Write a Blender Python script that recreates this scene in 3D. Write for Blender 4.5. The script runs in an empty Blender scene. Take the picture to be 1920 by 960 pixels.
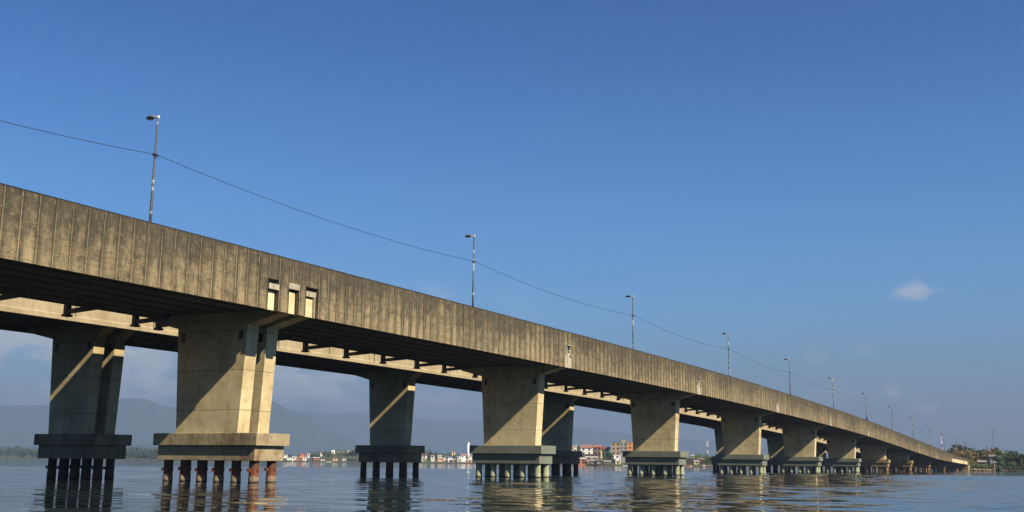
import bpy, bmesh, math, random
from mathutils import Vector, Matrix, noise
random.seed(7)
SC = bpy.context.scene
COL = SC.collection
PI = math.pi

# ------------------------------------------------------------------ camera
CAM = Vector((-56.18, -46.489, 1.43))
YAW, PITCH, ROLL, FPX = 0.48511, 0.186896, 0.009807, 2047.73
_f = Vector((math.cos(YAW)*math.cos(PITCH), math.sin(YAW)*math.cos(PITCH), math.sin(PITCH)))
_r0 = Vector((math.sin(YAW), -math.cos(YAW), 0)); _u0 = _r0.cross(_f)
_r = _r0*math.cos(ROLL) + _u0*math.sin(ROLL); _u = _u0*math.cos(ROLL) - _r0*math.sin(ROLL)
cd = bpy.data.cameras.new('camera'); cam = bpy.data.objects.new('camera', cd); COL.objects.link(cam)
cam.matrix_world = Matrix(((_r.x, _u.x, -_f.x, CAM.x), (_r.y, _u.y, -_f.y, CAM.y), (_r.z, _u.z, -_f.z, CAM.z), (0, 0, 0, 1)))
cd.sensor_width = 36; cd.lens = 36*FPX/1920; cd.clip_start = 0.1; cd.clip_end = 40000
SC.camera = cam

def pdir(px, py):
    return (_f*FPX + _r*(px-960) + _u*(480-py)).normalized()

# ------------------------------------------------------------------ sky, sun, exposure
SUN_EL, SUN_A = math.radians(39.2), math.radians(14)      # sun behind the camera, on the near side of the bridge
S = Vector((-math.sin(SUN_A)*math.cos(SUN_EL), -math.cos(SUN_A)*math.cos(SUN_EL), math.sin(SUN_EL)))
w = bpy.data.worlds.new('World'); SC.world = w; w.use_nodes = True
nt = w.node_tree; nt.nodes.clear()
def N(nt, t, **kw):
    n = nt.nodes.new(t)
    for k, v in kw.items():
        if k == 'ins':
            for a, b in v.items():
                if hasattr(b, 'bl_idname') or isinstance(b, bpy.types.NodeSocket): nt.links.new(b, n.inputs[a])
                else: n.inputs[a].default_value = b
        else: setattr(n, k, v)
    return n
def M(nt, op, a, b=None, c=None, clamp=False):
    n = nt.nodes.new('ShaderNodeMath'); n.operation = op; n.use_clamp = clamp
    for i, x in enumerate((a, b, c)):
        if x is None: continue
        if isinstance(x, bpy.types.NodeSocket): nt.links.new(x, n.inputs[i])
        else: n.inputs[i].default_value = x
    return n.outputs[0]
def MR(nt, v, a, b, c=0., d=1., smooth=True):
    n = nt.nodes.new('ShaderNodeMapRange'); n.interpolation_type = 'SMOOTHSTEP' if smooth else 'LINEAR'
    nt.links.new(v, n.inputs[0])
    for i, x in enumerate((a, b, c, d)): n.inputs[i+1].default_value = x
    return n.outputs[0]
def MIX(nt, f, a, b, mode='MIX'):
    n = nt.nodes.new('ShaderNodeMix'); n.data_type = 'RGBA'; n.blend_type = mode
    for i, x in ((0, f), (6, a), (7, b)):
        if isinstance(x, bpy.types.NodeSocket): nt.links.new(x, n.inputs[i])
        else: n.inputs[i].default_value = x if i == 0 else (x[0], x[1], x[2], 1)
    return n.outputs[2]
sky = N(nt, 'ShaderNodeTexSky', sky_type='NISHITA', sun_disc=False, sun_elevation=SUN_EL, sun_rotation=PI+SUN_A,
        altitude=0, air_density=1.0, dust_density=0.6, ozone_density=6.0)
tc = N(nt, 'ShaderNodeTexCoord')
sep = N(nt, 'ShaderNodeSeparateXYZ', ins={0: tc.outputs['Generated']})
def vdot(v):
    n = N(nt, 'ShaderNodeVectorMath', operation='DOT_PRODUCT', ins={0: tc.outputs['Generated']}); n.inputs[1].default_value = v
    return n.outputs['Value']
mp = N(nt, 'ShaderNodeMapping', ins={'Vector': tc.outputs['Generated'], 'Scale': (1, 1, 2.2)})
n1 = N(nt, 'ShaderNodeTexNoise', ins={'Vector': mp.outputs[0], 'Scale': 17., 'Detail': 7., 'Roughness': .56}).outputs[0]
n2 = N(nt, 'ShaderNodeTexNoise', ins={'Vector': mp.outputs[0], 'Scale': 60., 'Detail': 5., 'Roughness': .6}).outputs[0]
# cumulus bank low over the mountains
band = M(nt, 'MULTIPLY', MR(nt, sep.outputs[2], .035, .065), MR(nt, sep.outputs[2], .175, .10))
side = MR(nt, vdot(pdir(250, 690)), .93, .985)
cl = M(nt, 'MULTIPLY', M(nt, 'MULTIPLY', band, side), MR(nt, n1, .43, .60))
# single small puffs
for px, py, rad, k in ((1715, 546, .020, .55), (1676, 735, .016, .5), (1738, 765, .016, .4), (1530, 668, .017, .16), (1618, 655, .015, .14), (1560, 740, .03, .12)):
    d = pdir(px, py)
    # flatten: use angle plus stronger vertical falloff
    ang = M(nt, 'ARCCOSINE', M(nt, 'MINIMUM', vdot(d), 1.))
    dz = M(nt, 'ABSOLUTE', M(nt, 'SUBTRACT', sep.outputs[2], d.z))
    a = M(nt, 'ADD', ang, M(nt, 'MULTIPLY', dz, 1.0))
    a = M(nt, 'ADD', a, M(nt, 'MULTIPLY', M(nt, 'SUBTRACT', n2, .5), rad*2.2))
    cl = M(nt, 'ADD', cl, M(nt, 'MULTIPLY', MR(nt, a, rad*1.15, rad*.15), k))
cl = M(nt, 'MINIMUM', cl, .85)
cloudcol = MIX(nt, n2, (4.6, 5.0, 5.8), (11.5, 11.0, 10.8))
hsv = N(nt, 'ShaderNodeHueSaturation', ins={'Saturation': 1.22, 'Value': 1.0, 'Color': sky.outputs[0]})
# thicker, dimmer blue-grey air towards the horizon
dim = MIX(nt, MR(nt, sep.outputs[2], .46, .20), (.46, .77, 1.14), (.92, 1.26, 1.44))
dim = MIX(nt, MR(nt, sep.outputs[2], .145, .0), dim, (.50, .42, .40))
air = MIX(nt, 1.0, hsv.outputs[0], dim, 'MULTIPLY')
full = MIX(nt, cl, air, cloudcol)
bg = N(nt, 'ShaderNodeBackground', ins={'Color': full, 'Strength': 0.05})
wo = N(nt, 'ShaderNodeOutputWorld', ins={0: bg.outputs[0]})

sl = bpy.data.lights.new('sun', 'SUN'); sl.energy = 5.0; sl.angle = math.radians(.53); sl.color = (1.0, .87, .66)
so = bpy.data.objects.new('sun', sl); COL.objects.link(so); so.rotation_euler = S.to_track_quat('Z', 'Y').to_euler()
SC.view_settings.view_transform = 'Standard'; SC.view_settings.look = 'None'
SC.view_settings.exposure = 0.95; SC.view_settings.gamma = 1
SC.render.engine = 'CYCLES'
SC.cycles.volume_bounces = 1; SC.cycles.max_bounces = 6; SC.cycles.diffuse_bounces = 1; SC.cycles.caustics_reflective = False

# ------------------------------------------------------------------ helpers
def lin(r, g, b):
    return tuple(((x/255+.055)/1.055)**2.4 if x > 10 else x/255/12.92 for x in (r, g, b))
class MB:
    def __init__(s): s.v = []; s.f = []; s.m = []; s.a = {}
    def add(s, vs, fs, m=0):
        o = len(s.v); s.v += [tuple(v) for v in vs]; s.f += [tuple(i+o for i in f) for f in fs]; s.m += [m]*len(fs); return o
    def box(s, x0, x1, y0, y1, z0, z1, m=0):
        s.add([(x, y, z) for z in (z0, z1) for x, y in ((x0, y0), (x1, y0), (x1, y1), (x0, y1))],
              [(3, 2, 1, 0), (4, 5, 6, 7), (0, 1, 5, 4), (1, 2, 6, 5), (2, 3, 7, 6), (3, 0, 4, 7)], m)
    def prism(s, poly, x0, x1, m=0):      # poly in (y,z), extruded along x
        n = len(poly)
        s.add([(x0, y, z) for y, z in poly]+[(x1, y, z) for y, z in poly],
              [tuple(range(n))[::-1], tuple(range(n, 2*n))]+[(i, (i+1) % n, n+(i+1) % n, n+i) for i in range(n)], m)
    def prism_y(s, poly, y0, y1, m=0):    # poly in (x,z), extruded along y
        n = len(poly)
        s.add([(x, y0, z) for x, z in poly]+[(x, y1, z) for x, z in poly],
              [tuple(range(n)), tuple(range(n, 2*n))[::-1]]+[(n+i, n+(i+1) % n, (i+1) % n, i) for i in range(n)], m)
    def tube(s, pts, rads, n=10, m=0, cap=True):
        pts = [Vector(p) for p in pts]; o = len(s.v); k = len(pts)
        for i, p in enumerate(pts):
            d = (pts[min(i+1, k-1)]-pts[max(i-1, 0)]).normalized()
            a = d.orthogonal().normalized() if abs(d.z) < .9 else Vector((1, 0, 0)); a = (a-d*a.dot(d)).normalized(); b = d.cross(a)
            r = rads[i] if isinstance(rads, (list, tuple)) else rads
            for j in range(n):
                t = 2*PI*j/n; s.v.append(tuple(p+(a*math.cos(t)+b*math.sin(t))*r))
        for i in range(k-1):
            for j in range(n):
                s.f.append((o+i*n+j, o+i*n+(j+1) % n, o+(i+1)*n+(j+1) % n, o+(i+1)*n+j)); s.m.append(m)
        if cap:
            s.f.append(tuple(o+j for j in range(n))[::-1]); s.m.append(m)
            s.f.append(tuple(o+(k-1)*n+j for j in range(n))); s.m.append(m)
    def bar(s, p, q, w, h=None, m=0):
        p, q = Vector(p), Vector(q); d = (q-p).normalized(); h = h or w
        a = Vector((0, 0, 1)).cross(d); a = a.normalized() if a.length > 1e-3 else Vector((1, 0, 0)); b = d.cross(a)
        vs = [e+a*w/2*i+b*h/2*j for e in (p, q) for i, j in ((-1, -1), (1, -1), (1, 1), (-1, 1))]
        s.add(vs, [(3, 2, 1, 0), (4, 5, 6, 7), (0, 1, 5, 4), (1, 2, 6, 5), (2, 3, 7, 6), (3, 0, 4, 7)], m)
    def build(s, name, mats, parent=None, loc=(0, 0, 0), smooth=False, bevel=0):
        me = bpy.data.meshes.new(name); me.from_pydata(s.v, [], s.f)
        for mt in (mats if isinstance(mats, (list, tuple)) else [mats]): me.materials.append(mt)
        me.polygons.foreach_set('material_index', s.m)
        for k, vals in s.a.items():
            at = me.attributes.new(k, 'FLOAT', 'POINT'); at.data.foreach_set('value', vals)
        if smooth: me.polygons.foreach_set('use_smooth', [True]*len(me.polygons))
        me.update()
        bm = bmesh.new(); bm.from_mesh(me); bmesh.ops.recalc_face_normals(bm, faces=bm.faces)
        bm.to_mesh(me); bm.free()
        o = bpy.data.objects.new(name, me); COL.objects.link(o); o.parent = parent; o.location = loc
        if bevel:
            b = o.modifiers.new('bevel', 'BEVEL'); b.width = bevel; b.segments = 2; b.limit_method = 'ANGLE'
        return o
def tag(o, label=None, cat=None, group=None, kind=None):
    if label: o['label'] = label
    if cat: o['category'] = cat
    if group: o['group'] = group
    if kind: o['kind'] = kind
    return o
def empty(name, loc, rz=0):
    o = bpy.data.objects.new(name, None); COL.objects.link(o); o.location = loc; o.rotation_euler = (0, 0, rz); o.empty_display_size = .3
    return o
def dup(src, parent=None, loc=None):
    c = src.copy(); COL.objects.link(c); c.parent = parent
    if loc is not None: c.location = loc
    for ch in list(src.children): dup(ch, c)
    return c

# ------------------------------------------------------------------ materials
def newmat(name):
    m = bpy.data.materials.new(name); m.use_nodes = True; t = m.node_tree; t.nodes.clear()
    out = N(t, 'ShaderNodeOutputMaterial'); p = N(t, 'ShaderNodeBsdfPrincipled'); t.links.new(p.outputs[0], out.inputs[0])
    return m, t, p
def lk(t, a, b): t.links.new(a, b)
def noise_(t, vec, scale, detail=5, rough=.55, stretch=None):
    if stretch:
        vec = N(t, 'ShaderNodeMapping', ins={'Vector': vec, 'Scale': stretch}).outputs[0]
    return N(t, 'ShaderNodeTexNoise', ins={'Vector': vec, 'Scale': scale, 'Detail': float(detail), 'Roughness': rough}).outputs[0]
def plain(name, col, rough=.7, var=.25, scale=1.5, metal=0, bump=.0):
    m, t, p = newmat(name); g = N(t, 'ShaderNodeNewGeometry').outputs['Position']
    n = noise_(t, g, scale, 6, .6)
    n2_ = noise_(t, g, scale*.25, 3, .6, (1, 1, .3))
    k = M(t, 'ADD', M(t, 'MULTIPLY', n, .6), M(t, 'MULTIPLY', n2_, .4))
    c = MIX(t, MR(t, k, .3, .7), tuple(x*(1-var) for x in col), tuple(min(1, x*(1+var)) for x in col))
    lk(t, c, p.inputs['Base Color']); p.inputs['Roughness'].default_value = rough; p.inputs['Metallic'].default_value = metal
    if bump:
        b = N(t, 'ShaderNodeBump', ins={'Strength': bump, 'Distance': .03, 'Height': noise_(t, g, scale*6, 6, .7)}); lk(t, b.outputs[0], p.inputs['Normal'])
    return m
def concrete(name, light, dark, streak=.5, joints=False, dark2=None, amt=.5, rusty=0.):
    m, t, p = newmat(name); g = N(t, 'ShaderNodeNewGeometry').outputs['Position']
    big = noise_(t, g, .35, 5, .6); mid = noise_(t, g, 2.0, 7, .65); fine = noise_(t, g, 14., 6, .7)
    st = noise_(t, g, 2.3, 6, .65, (1, 1, .12))
    k = M(t, 'ADD', M(t, 'ADD', M(t, 'MULTIPLY', big, .32), M(t, 'MULTIPLY', mid, .28)), M(t, 'ADD', M(t, 'MULTIPLY', fine, .12), M(t, 'MULTIPLY', st, .28)))
    c = MIX(t, MR(t, k, .60-amt*.35, .40-amt*.2), light, dark) if False else MIX(t, MR(t, k, .38, .62), dark, light)
    blot = MR(t, M(t, 'ADD', M(t, 'MULTIPLY', st, .6), M(t, 'MULTIPLY', mid, .4)), .52, .70)
    c = MIX(t, M(t, 'MULTIPLY', blot, streak), c, dark2 or tuple(x*.35 for x in dark))
    if rusty:
        r_ = MR(t, M(t, 'MULTIPLY', noise_(t, g, 1.3, 7, .7, (1, 1, .25)), 1.), .55, .68)
        c = MIX(t, M(t, 'MULTIPLY', r_, rusty), c, lin(130, 66, 28))
    h = M(t, 'ADD', M(t, 'MULTIPLY', fine, .5), mid)
    if joints:
        sp = N(t, 'ShaderNodeSeparateXYZ', ins={0: g})
        fr = M(t, 'FRACT', M(t, 'DIVIDE', M(t, 'SUBTRACT', sp.outputs[2], .72), 2.55))
        jz = MR(t, M(t, 'ABSOLUTE', M(t, 'SUBTRACT', fr, .5)), .012, .003)
        fy = M(t, 'FRACT', M(t, 'DIVIDE', M(t, 'ADD', sp.outputs[1], 0.35), 1.87))
        jy = MR(t, M(t, 'ABSOLUTE', M(t, 'SUBTRACT', fy, .5)), .010, .002)
        # formwork boards and tie-bolt holes
        by = M(t, 'FRACT', M(t, 'MULTIPLY', sp.outputs[2], 1.6))
        bo = MR(t, M(t, 'ABSOLUTE', M(t, 'SUBTRACT', by, .5)), .03, .0)
        j = M(t, 'MAXIMUM', jz, M(t, 'MULTIPLY', jy, .55))
        vx = N(t, 'ShaderNodeTexVoronoi', ins={'Vector': g, 'Scale': .9})
        hole = MR(t, vx.outputs['Distance'], .07, .045)
        j = M(t, 'MAXIMUM', j, M(t, 'MULTIPLY', hole, .6)); j = M(t, 'MAXIMUM', j, M(t, 'MULTIPLY', bo, .10))
        c = MIX(t, M(t, 'MULTIPLY', j, .8), c, tuple(x*.3 for x in dark)); h = M(t, 'SUBTRACT', h, M(t, 'MULTIPLY', j, 1.2))
        # pour-to-pour tone
        fl = M(t, 'FLOOR', M(t, 'DIVIDE', M(t, 'SUBTRACT', sp.outputs[2], .72), 2.55)); fly = M(t, 'FLOOR', M(t, 'DIVIDE', M(t, 'ADD', sp.outputs[1], .35), 1.87))
        wn = N(t, 'ShaderNodeTexWhiteNoise', noise_dimensions='2D'); cv = N(t, 'ShaderNodeCombineXYZ', ins={0: fl, 1: fly}); lk(t, cv.outputs[0], wn.inputs['Vector'])
        hs = N(t, 'ShaderNodeHueSaturation', ins={'Value': MR(t, wn.outputs[0], 0, 1, .93, 1.05), 'Color': c}); c = hs.outputs[0]
    lk(t, c, p.inputs['Base Color']); p.inputs['Roughness'].default_value = .88
    b = N(t, 'ShaderNodeBump', ins={'Strength': .5, 'Distance': .02, 'Height': h}); lk(t, b.outputs[0], p.inputs['Normal'])
    return m
MAT = {}
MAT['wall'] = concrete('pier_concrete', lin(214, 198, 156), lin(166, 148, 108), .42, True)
MAT['deckunder'] = concrete('girder_concrete', lin(112, 96, 68), lin(60, 50, 34), .6); MAT['slabunder'] = concrete('slab_concrete', lin(50, 44, 34), lin(30, 26, 20), .5)  # slab darker than the girders: shade of the gaps put into its colour
MAT['cap_old'] = concrete('weathered_cap_concrete', lin(178, 164, 130), lin(98, 84, 60), .9, rusty=.5)
MAT['cap_green'] = plain('green_grey_cap_paint', lin(112, 116, 102), .6, .18, .8, bump=.15)
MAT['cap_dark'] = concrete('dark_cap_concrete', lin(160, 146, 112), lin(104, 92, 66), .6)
MAT['cap_brown'] = concrete('brown_cap_concrete', lin(170, 146, 100), lin(96, 78, 50), .7, rusty=.5)
MAT['asphalt'] = plain('asphalt', (.05, .05, .05), .9, .2, 3)
MAT['farfascia'] = concrete('pale_panel_concrete', lin(170, 158, 130), lin(138, 124, 98), .3)
MAT['mortar'] = concrete('pale_mortar', lin(178, 170, 150), lin(132, 122, 102), .5)
MAT['cream'] = concrete('cream_slab', lin(226, 212, 170), lin(178, 160, 116), .5)
MAT['steel_and_shade'] = plain('dark_steel_and_shade', (.02, .018, .015), .6, .3, 4)  # dark steel, and the shade colour of the hole plates
MAT['rust'] = plain('rust_steel', lin(134, 62, 28), .85, .5, 9, bump=.4)

def fascia_mat():
    m, t, p = newmat('stained_fascia_concrete'); g = N(t, 'ShaderNodeNewGeometry').outputs['Position']
    v = N(t, 'ShaderNodeAttribute', attribute_name='hv').outputs['Fac']; u = N(t, 'ShaderNodeAttribute', attribute_name='pu').outputs['Fac']
    pid = N(t, 'ShaderNodeAttribute', attribute_name='pid').outputs['Fac']
    wn = N(t, 'ShaderNodeTexWhiteNoise', noise_dimensions='1D'); lk(t, pid, wn.inputs['W']); rnd = wn.outputs[0]
    big = noise_(t, g, .16, 4, .6); mid = noise_(t, g, 1.6, 7, .68); fine = noise_(t, g, 11., 6, .7); st = noise_(t, g, 1.9, 6, .68, (1.6, 1, .16)); hz = noise_(t, g, 2.2, 6, .7, (.6, 1, 5))
    lo, hi = lin(140, 125, 94), lin(76, 69, 54)
    # soot from the top down, with an uneven lower limit
    edge = M(t, 'ADD', v, M(t, 'ADD', M(t, 'ADD', M(t, 'MULTIPLY', M(t, 'SUBTRACT', st, .5), 1.2), M(t, 'MULTIPLY', M(t, 'SUBTRACT', mid, .5), 1.6)), M(t, 'MULTIPLY', M(t, 'SUBTRACT', big, .5), 1.8)))
    k = MR(t, edge, .05, .95)
    c = MIX(t, k, lo, hi)
    # run-off beside each rib
    side = MR(t, M(t, 'ADD', u, M(t, 'MULTIPLY', M(t, 'SUBTRACT', mid, .5), .45)), .52, .16)
    side2 = MR(t, M(t, 'ADD', u, M(t, 'MULTIPLY', M(t, 'SUBTRACT', mid, .5), .25)), .80, 1.0)
    sd = M(t, 'MAXIMUM', M(t, 'MULTIPLY', side, MR(t, rnd, 0., 1., .45, 1.)), M(t, 'MULTIPLY', side2, .5))
    c = MIX(t, M(t, 'MULTIPLY', sd, MR(t, st, .32, .55, .6, 1.)), c, lin(44, 42, 32))
    bl = MR(t, M(t, 'ADD', M(t, 'MULTIPLY', mid, .6), M(t, 'MULTIPLY', hz, .4)), .54, .68)
    c = MIX(t, M(t, 'MULTIPLY', bl, .65), c, lin(46, 42, 30))
    pat = noise_(t, N(t, 'ShaderNodeMapping', ins={'Vector': g, 'Location': (7, 0, 3)}).outputs[0], 1.1, 8, .72)
    mil = MR(t, M(t, 'ADD', M(t, 'MULTIPLY', pat, .7), M(t, 'MULTIPLY', fine, .3)), .50, .60)
    c = MIX(t, M(t, 'MULTIPLY', mil, .55), c, lin(50, 50, 40))
    gr = noise_(t, g, 4.5, 8, .78, (1, 1, .55)); gk = M(t, 'ADD', M(t, 'MULTIPLY', gr, .75), M(t, 'MULTIPLY', fine, .25))
    c = MIX(t, M(t, 'MULTIPLY', MR(t, gk, .52, .62), .55), c, lin(44, 41, 32)); c = MIX(t, M(t, 'MULTIPLY', MR(t, gk, .47, .38), .45), c, lin(172, 156, 120))
    frm = MR(t, noise_(t, g, 1., 3, .6, (.15, 1, 9)), .54, .64)
    c = MIX(t, M(t, 'MULTIPLY', frm, .35), c, lin(54, 48, 34))
    rb_ = MR(t, M(t, 'ABSOLUTE', M(t, 'SUBTRACT', u, .5)), .004, .002)
    lt = MR(t, M(t, 'ADD', M(t, 'MULTIPLY', fine, .45), M(t, 'MULTIPLY', st, .55)), .60, .74)
    c = MIX(t, M(t, 'MULTIPLY', lt, .35), c, lin(158, 146, 114)); c = MIX(t, M(t, 'MULTIPLY', M(t, 'MULTIPLY', rb_, MR(t, mid, .35, .6)), .5), c, lin(150, 136, 104))
    hs = N(t, 'ShaderNodeHueSaturation', ins={'Value': MR(t, rnd, 0, 1, .80, 1.12), 'Color': c}); c = hs.outputs[0]
    top = MR(t, M(t, 'ADD', v, M(t, 'MULTIPLY', M(t, 'SUBTRACT', mid, .5), .06)), .955, .985)
    c = MIX(t, M(t, 'MULTIPLY', top, .7), c, lin(50, 44, 32))
    lk(t, c, p.inputs['Base Color']); p.inputs['Roughness'].default_value = .9
    b = N(t, 'ShaderNodeBump', ins={'Strength': .6, 'Distance': .03, 'Height': M(t, 'ADD', M(t, 'MULTIPLY', fine, .5), hz)}); lk(t, b.outputs[0], p.inputs['Normal'])
    return m
MAT['fascia'] = fascia_mat()

def pile_mat(name, body, rustz, rust_amt, oyster):
    m, t, p = newmat(name); g = N(t, 'ShaderNodeNewGeometry').outputs['Position']; sp = N(t, 'ShaderNodeSeparateXYZ', ins={0: g})
    n = noise_(t, g, 3., 7, .7); f = noise_(t, g, 22., 5, .7); z = M(t, 'ADD', sp.outputs[2], M(t, 'MULTIPLY', M(t, 'SUBTRACT', n, .5), .5))
    c = MIX(t, MR(t, n, .35, .65), tuple(x*.7 for x in body), body)
    rr = M(t, 'MULTIPLY', M(t, 'MULTIPLY', MR(t, z, rustz+.55, rustz+.1), MR(t, n, .3, .5)), rust_amt)
    c = MIX(t, rr, c, MIX(t, MR(t, f, .4, .6), lin(70, 36, 20), lin(132, 72, 38)))
    if oyster:
        oy = M(t, 'MULTIPLY', MR(t, z, .50, .34), MR(t, f, .46, .60)); c = MIX(t, oy, c, lin(178, 168, 140))
        oy2 = M(t, 'MULTIPLY', MR(t, z, .52, .36), MR(t, f, .44, .36)); c = MIX(t, oy2, c, lin(40, 34, 26))
    wet = MR(t, sp.outputs[2], .16, .06); c = MIX(t, wet, c, lin(40, 34, 24))
    lk(t, c, p.inputs['Base Color']); p.inputs['Roughness'].default_value = .8
    b = N(t, 'ShaderNodeBump', ins={'Strength': .8, 'Distance': .04, 'Height': f}); lk(t, b.outputs[0], p.inputs['Normal'])
    return m
MAT['pile_rust'] = pile_mat('rusting_pile', lin(92, 58, 36), .45, 1., True)
MAT['pile_green'] = pile_mat('pale_green_pile', lin(168, 172, 138), -.25, .9, False)
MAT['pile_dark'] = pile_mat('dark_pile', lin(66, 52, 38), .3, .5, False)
MAT['pile_brown'] = pile_mat('brown_pile', lin(150, 112, 74), .2, .8, False)

# ------------------------------------------------------------------ water
def water_mat():
    m, t, p = newmat('river_water'); g = N(t, 'ShaderNodeNewGeometry').outputs['Position']
    p.inputs['Base Color'].default_value = (.018, .025, .026, 1); p.inputs['IOR'].default_value = 1.333
    rot = N(t, 'ShaderNodeMapping', ins={'Vector': g, 'Rotation': (0, 0, -YAW+.30), 'Scale': (1.0, .33, 1)}).outputs[0]
    rot2 = N(t, 'ShaderNodeMapping', ins={'Vector': g, 'Rotation': (0, 0, -YAW-.35), 'Scale': (1.0, .40, 1)}).outputs[0]
    a = N(t, 'ShaderNodeTexNoise', ins={'Vector': rot, 'Scale': .34, 'Detail': 1.5, 'Roughness': .4, 'Distortion': .5}).outputs[0]
    b = N(t, 'ShaderNodeTexNoise', ins={'Vector': rot2, 'Scale': .95, 'Detail': 2., 'Roughness': .45, 'Distortion': .3}).outputs[0]
    c = noise_(t, rot, 4., 2, .5)
    area = noise_(t, N(t, 'ShaderNodeMapping', ins={'Vector': g, 'Location': (40, 0, 0)}).outputs[0], .02, 3, .5)
    amp = MR(t, area, .40, .60, .45, 1.0)
    far = N(t, 'ShaderNodeAttribute', attribute_name='far').outputs['Fac']
    h = M(t, 'ADD', M(t, 'MULTIPLY', M(t, 'ADD', M(t, 'MULTIPLY', a, 1.0), M(t, 'MULTIPLY', b, .42)), MR(t, far, 0, 1, .10, 1.)), M(t, 'MULTIPLY', c, .02))
    h = M(t, 'MULTIPLY', h, amp)
    lk(t, MR(t, noise_(t, g, .03, 4, .6, (1, 2.5, 1)), .35, .65, .015, .05), p.inputs['Roughness'])
    bp = N(t, 'ShaderNodeBump', ins={'Strength': 1., 'Distance': WAVE, 'Height': h}); lk(t, bp.outputs[0], p.inputs['Normal'])
    return m
WAVE = .13; WAMP = .9
import numpy as np
R_ = 10800; GX0, GX1, GY0, GY1, GS = -36., 150., -62., 118., .36
gx = np.arange(GX0, GX1+.01, GS); gy = np.arange(GY0, GY1+.01, GS); XX, YY = np.meshgrid(gx, gy, indexing='ij')
rs = np.random.RandomState(5); ZZ = np.zeros_like(XX)
wind = YAW+PI-.25
for i in range(56):                                    # wind ripples: many short waves spread round one direction
    lam = .95*(4.6/.95)**rs.rand(); th = wind+rs.normal(0, .42); ph = rs.rand()*2*PI
    k = 2*PI/lam; ar = .0046*lam**.8
    mod = .55+.45*np.sin((XX*math.cos(ph*3)+YY*math.sin(ph*3))*2*PI/(23+30*rs.rand())+ph*5)
    ZZ += ar*mod*np.sin(k*(XX*math.cos(th)+YY*math.sin(th))+ph)
patch = (.32+.26/(1+np.exp(-((-YY-20+.22*XX)/9.))))*(1+.35*np.sin(XX*.045+YY*.02+.4)*np.sin(YY*.055-XX*.018+1.))
ex = np.clip(np.minimum(XX-GX0, GX1-XX)/12., 0, 1); ey = np.clip(np.minimum(YY-GY0, GY1-YY)/12., 0, 1); fade = (ex*ey); fade = fade*fade*(3-2*fade)
ZZ *= patch*fade*WAMP
nx_, ny_ = XX.shape
V = np.stack([XX, YY, ZZ], -1).reshape(-1, 3)
idx = np.arange(nx_*ny_).reshape(nx_, ny_); F = np.stack([idx[:-1, :-1], idx[1:, :-1], idx[1:, 1:], idx[:-1, 1:]], -1).reshape(-1, 4)
x1_, y1_ = float(gx[-1]), float(gy[-1]); ov = []
for a0, a1, b0, b1 in ((-R_, GX0, -R_, R_), (x1_, R_, -R_, R_), (GX0, x1_, -R_, GY0), (GX0, x1_, y1_, R_)): ov += [(a0, b0, 0), (a1, b0, 0), (a1, b1, 0), (a0, b1, 0)]
V = np.concatenate([V, np.array(ov, float)]); nb = nx_*ny_; F = np.concatenate([F, np.arange(16).reshape(4, 4)+nb])
me = bpy.data.meshes.new('water'); me.vertices.add(len(V)); me.vertices.foreach_set('co', V.ravel()); me.loops.add(F.size); me.loops.foreach_set('vertex_index', F.ravel().astype(np.int32))
me.polygons.add(len(F)); me.polygons.foreach_set('loop_start', np.arange(0, F.size, 4, dtype=np.int32)); me.polygons.foreach_set('use_smooth', np.ones(len(F), bool)); me.update(calc_edges=True)
fa = me.attributes.new('far', 'FLOAT', 'POINT'); fa.data.foreach_set('value', np.concatenate([1-fade.ravel(), np.ones(16)]))
me.materials.append(water_mat()); wo_ = bpy.data.objects.new('water', me); COL.objects.link(wo_)
tag(wo_, 'dark rippled river water reflecting bridge and sky', kind='structure')

# ------------------------------------------------------------------ bridge profile
PROF = [(-260, 12.6), (-120, 13.9), (-60, 14.07), (0, 14.08), (32, 14.02), (57, 13.93), (94, 13.65), (130, 13.07), (165, 12.38), (201, 11.45), (237, 10.24), (272, 8.98), (308, 7.76), (342, 6.6), (421, 4.42), (470, 3.4)]
def zt(x):
    for (a, za), (b, zb_) in zip(PROF, PROF[1:]):
        if x <= b: break
    i = PROF.index((a, za)); pa = PROF[max(i-1, 0)]; pb = PROF[min(i+2, len(PROF)-1)]
    ma = (zb_-pa[1])/(b-pa[0]); mb_ = (pb[1]-za)/(pb[0]-a); t = (x-a)/(b-a); h = b-a
    return (2*t**3-3*t*t+1)*za+(t**3-2*t*t+t)*h*ma+(-2*t**3+3*t*t)*zb_+(t**3-t*t)*h*mb_
def zb(x):
    return zt(x)-3.5+(0 if x < 318 else (x-318)*.0125)
X0, X1 = -140, 421

def sweep(mbo, poly, x0, x1, step=5., m=0):
    """poly: list of (y, ref, dz) with ref 't' top or 'b' bottom"""
    n = len(poly); k = max(1, int(math.ceil((x1-x0)/step))); vs = []
    for i in range(k+1):
        x = x0+(x1-x0)*i/k; T, B = zt(x), zb(x)
        vs += [(x, y, (T if r == 't' else B)+d) for y, r, d in poly]
    fs = [tuple(range(n))[::-1], tuple(k*n+j for j in range(n))]
    for i in range(k):
        fs += [(i*n+j, i*n+(j+1) % n, (i+1)*n+(j+1) % n, (i+1)*n+j) for j in range(n)]
    mbo.add(vs, fs, m)

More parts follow.
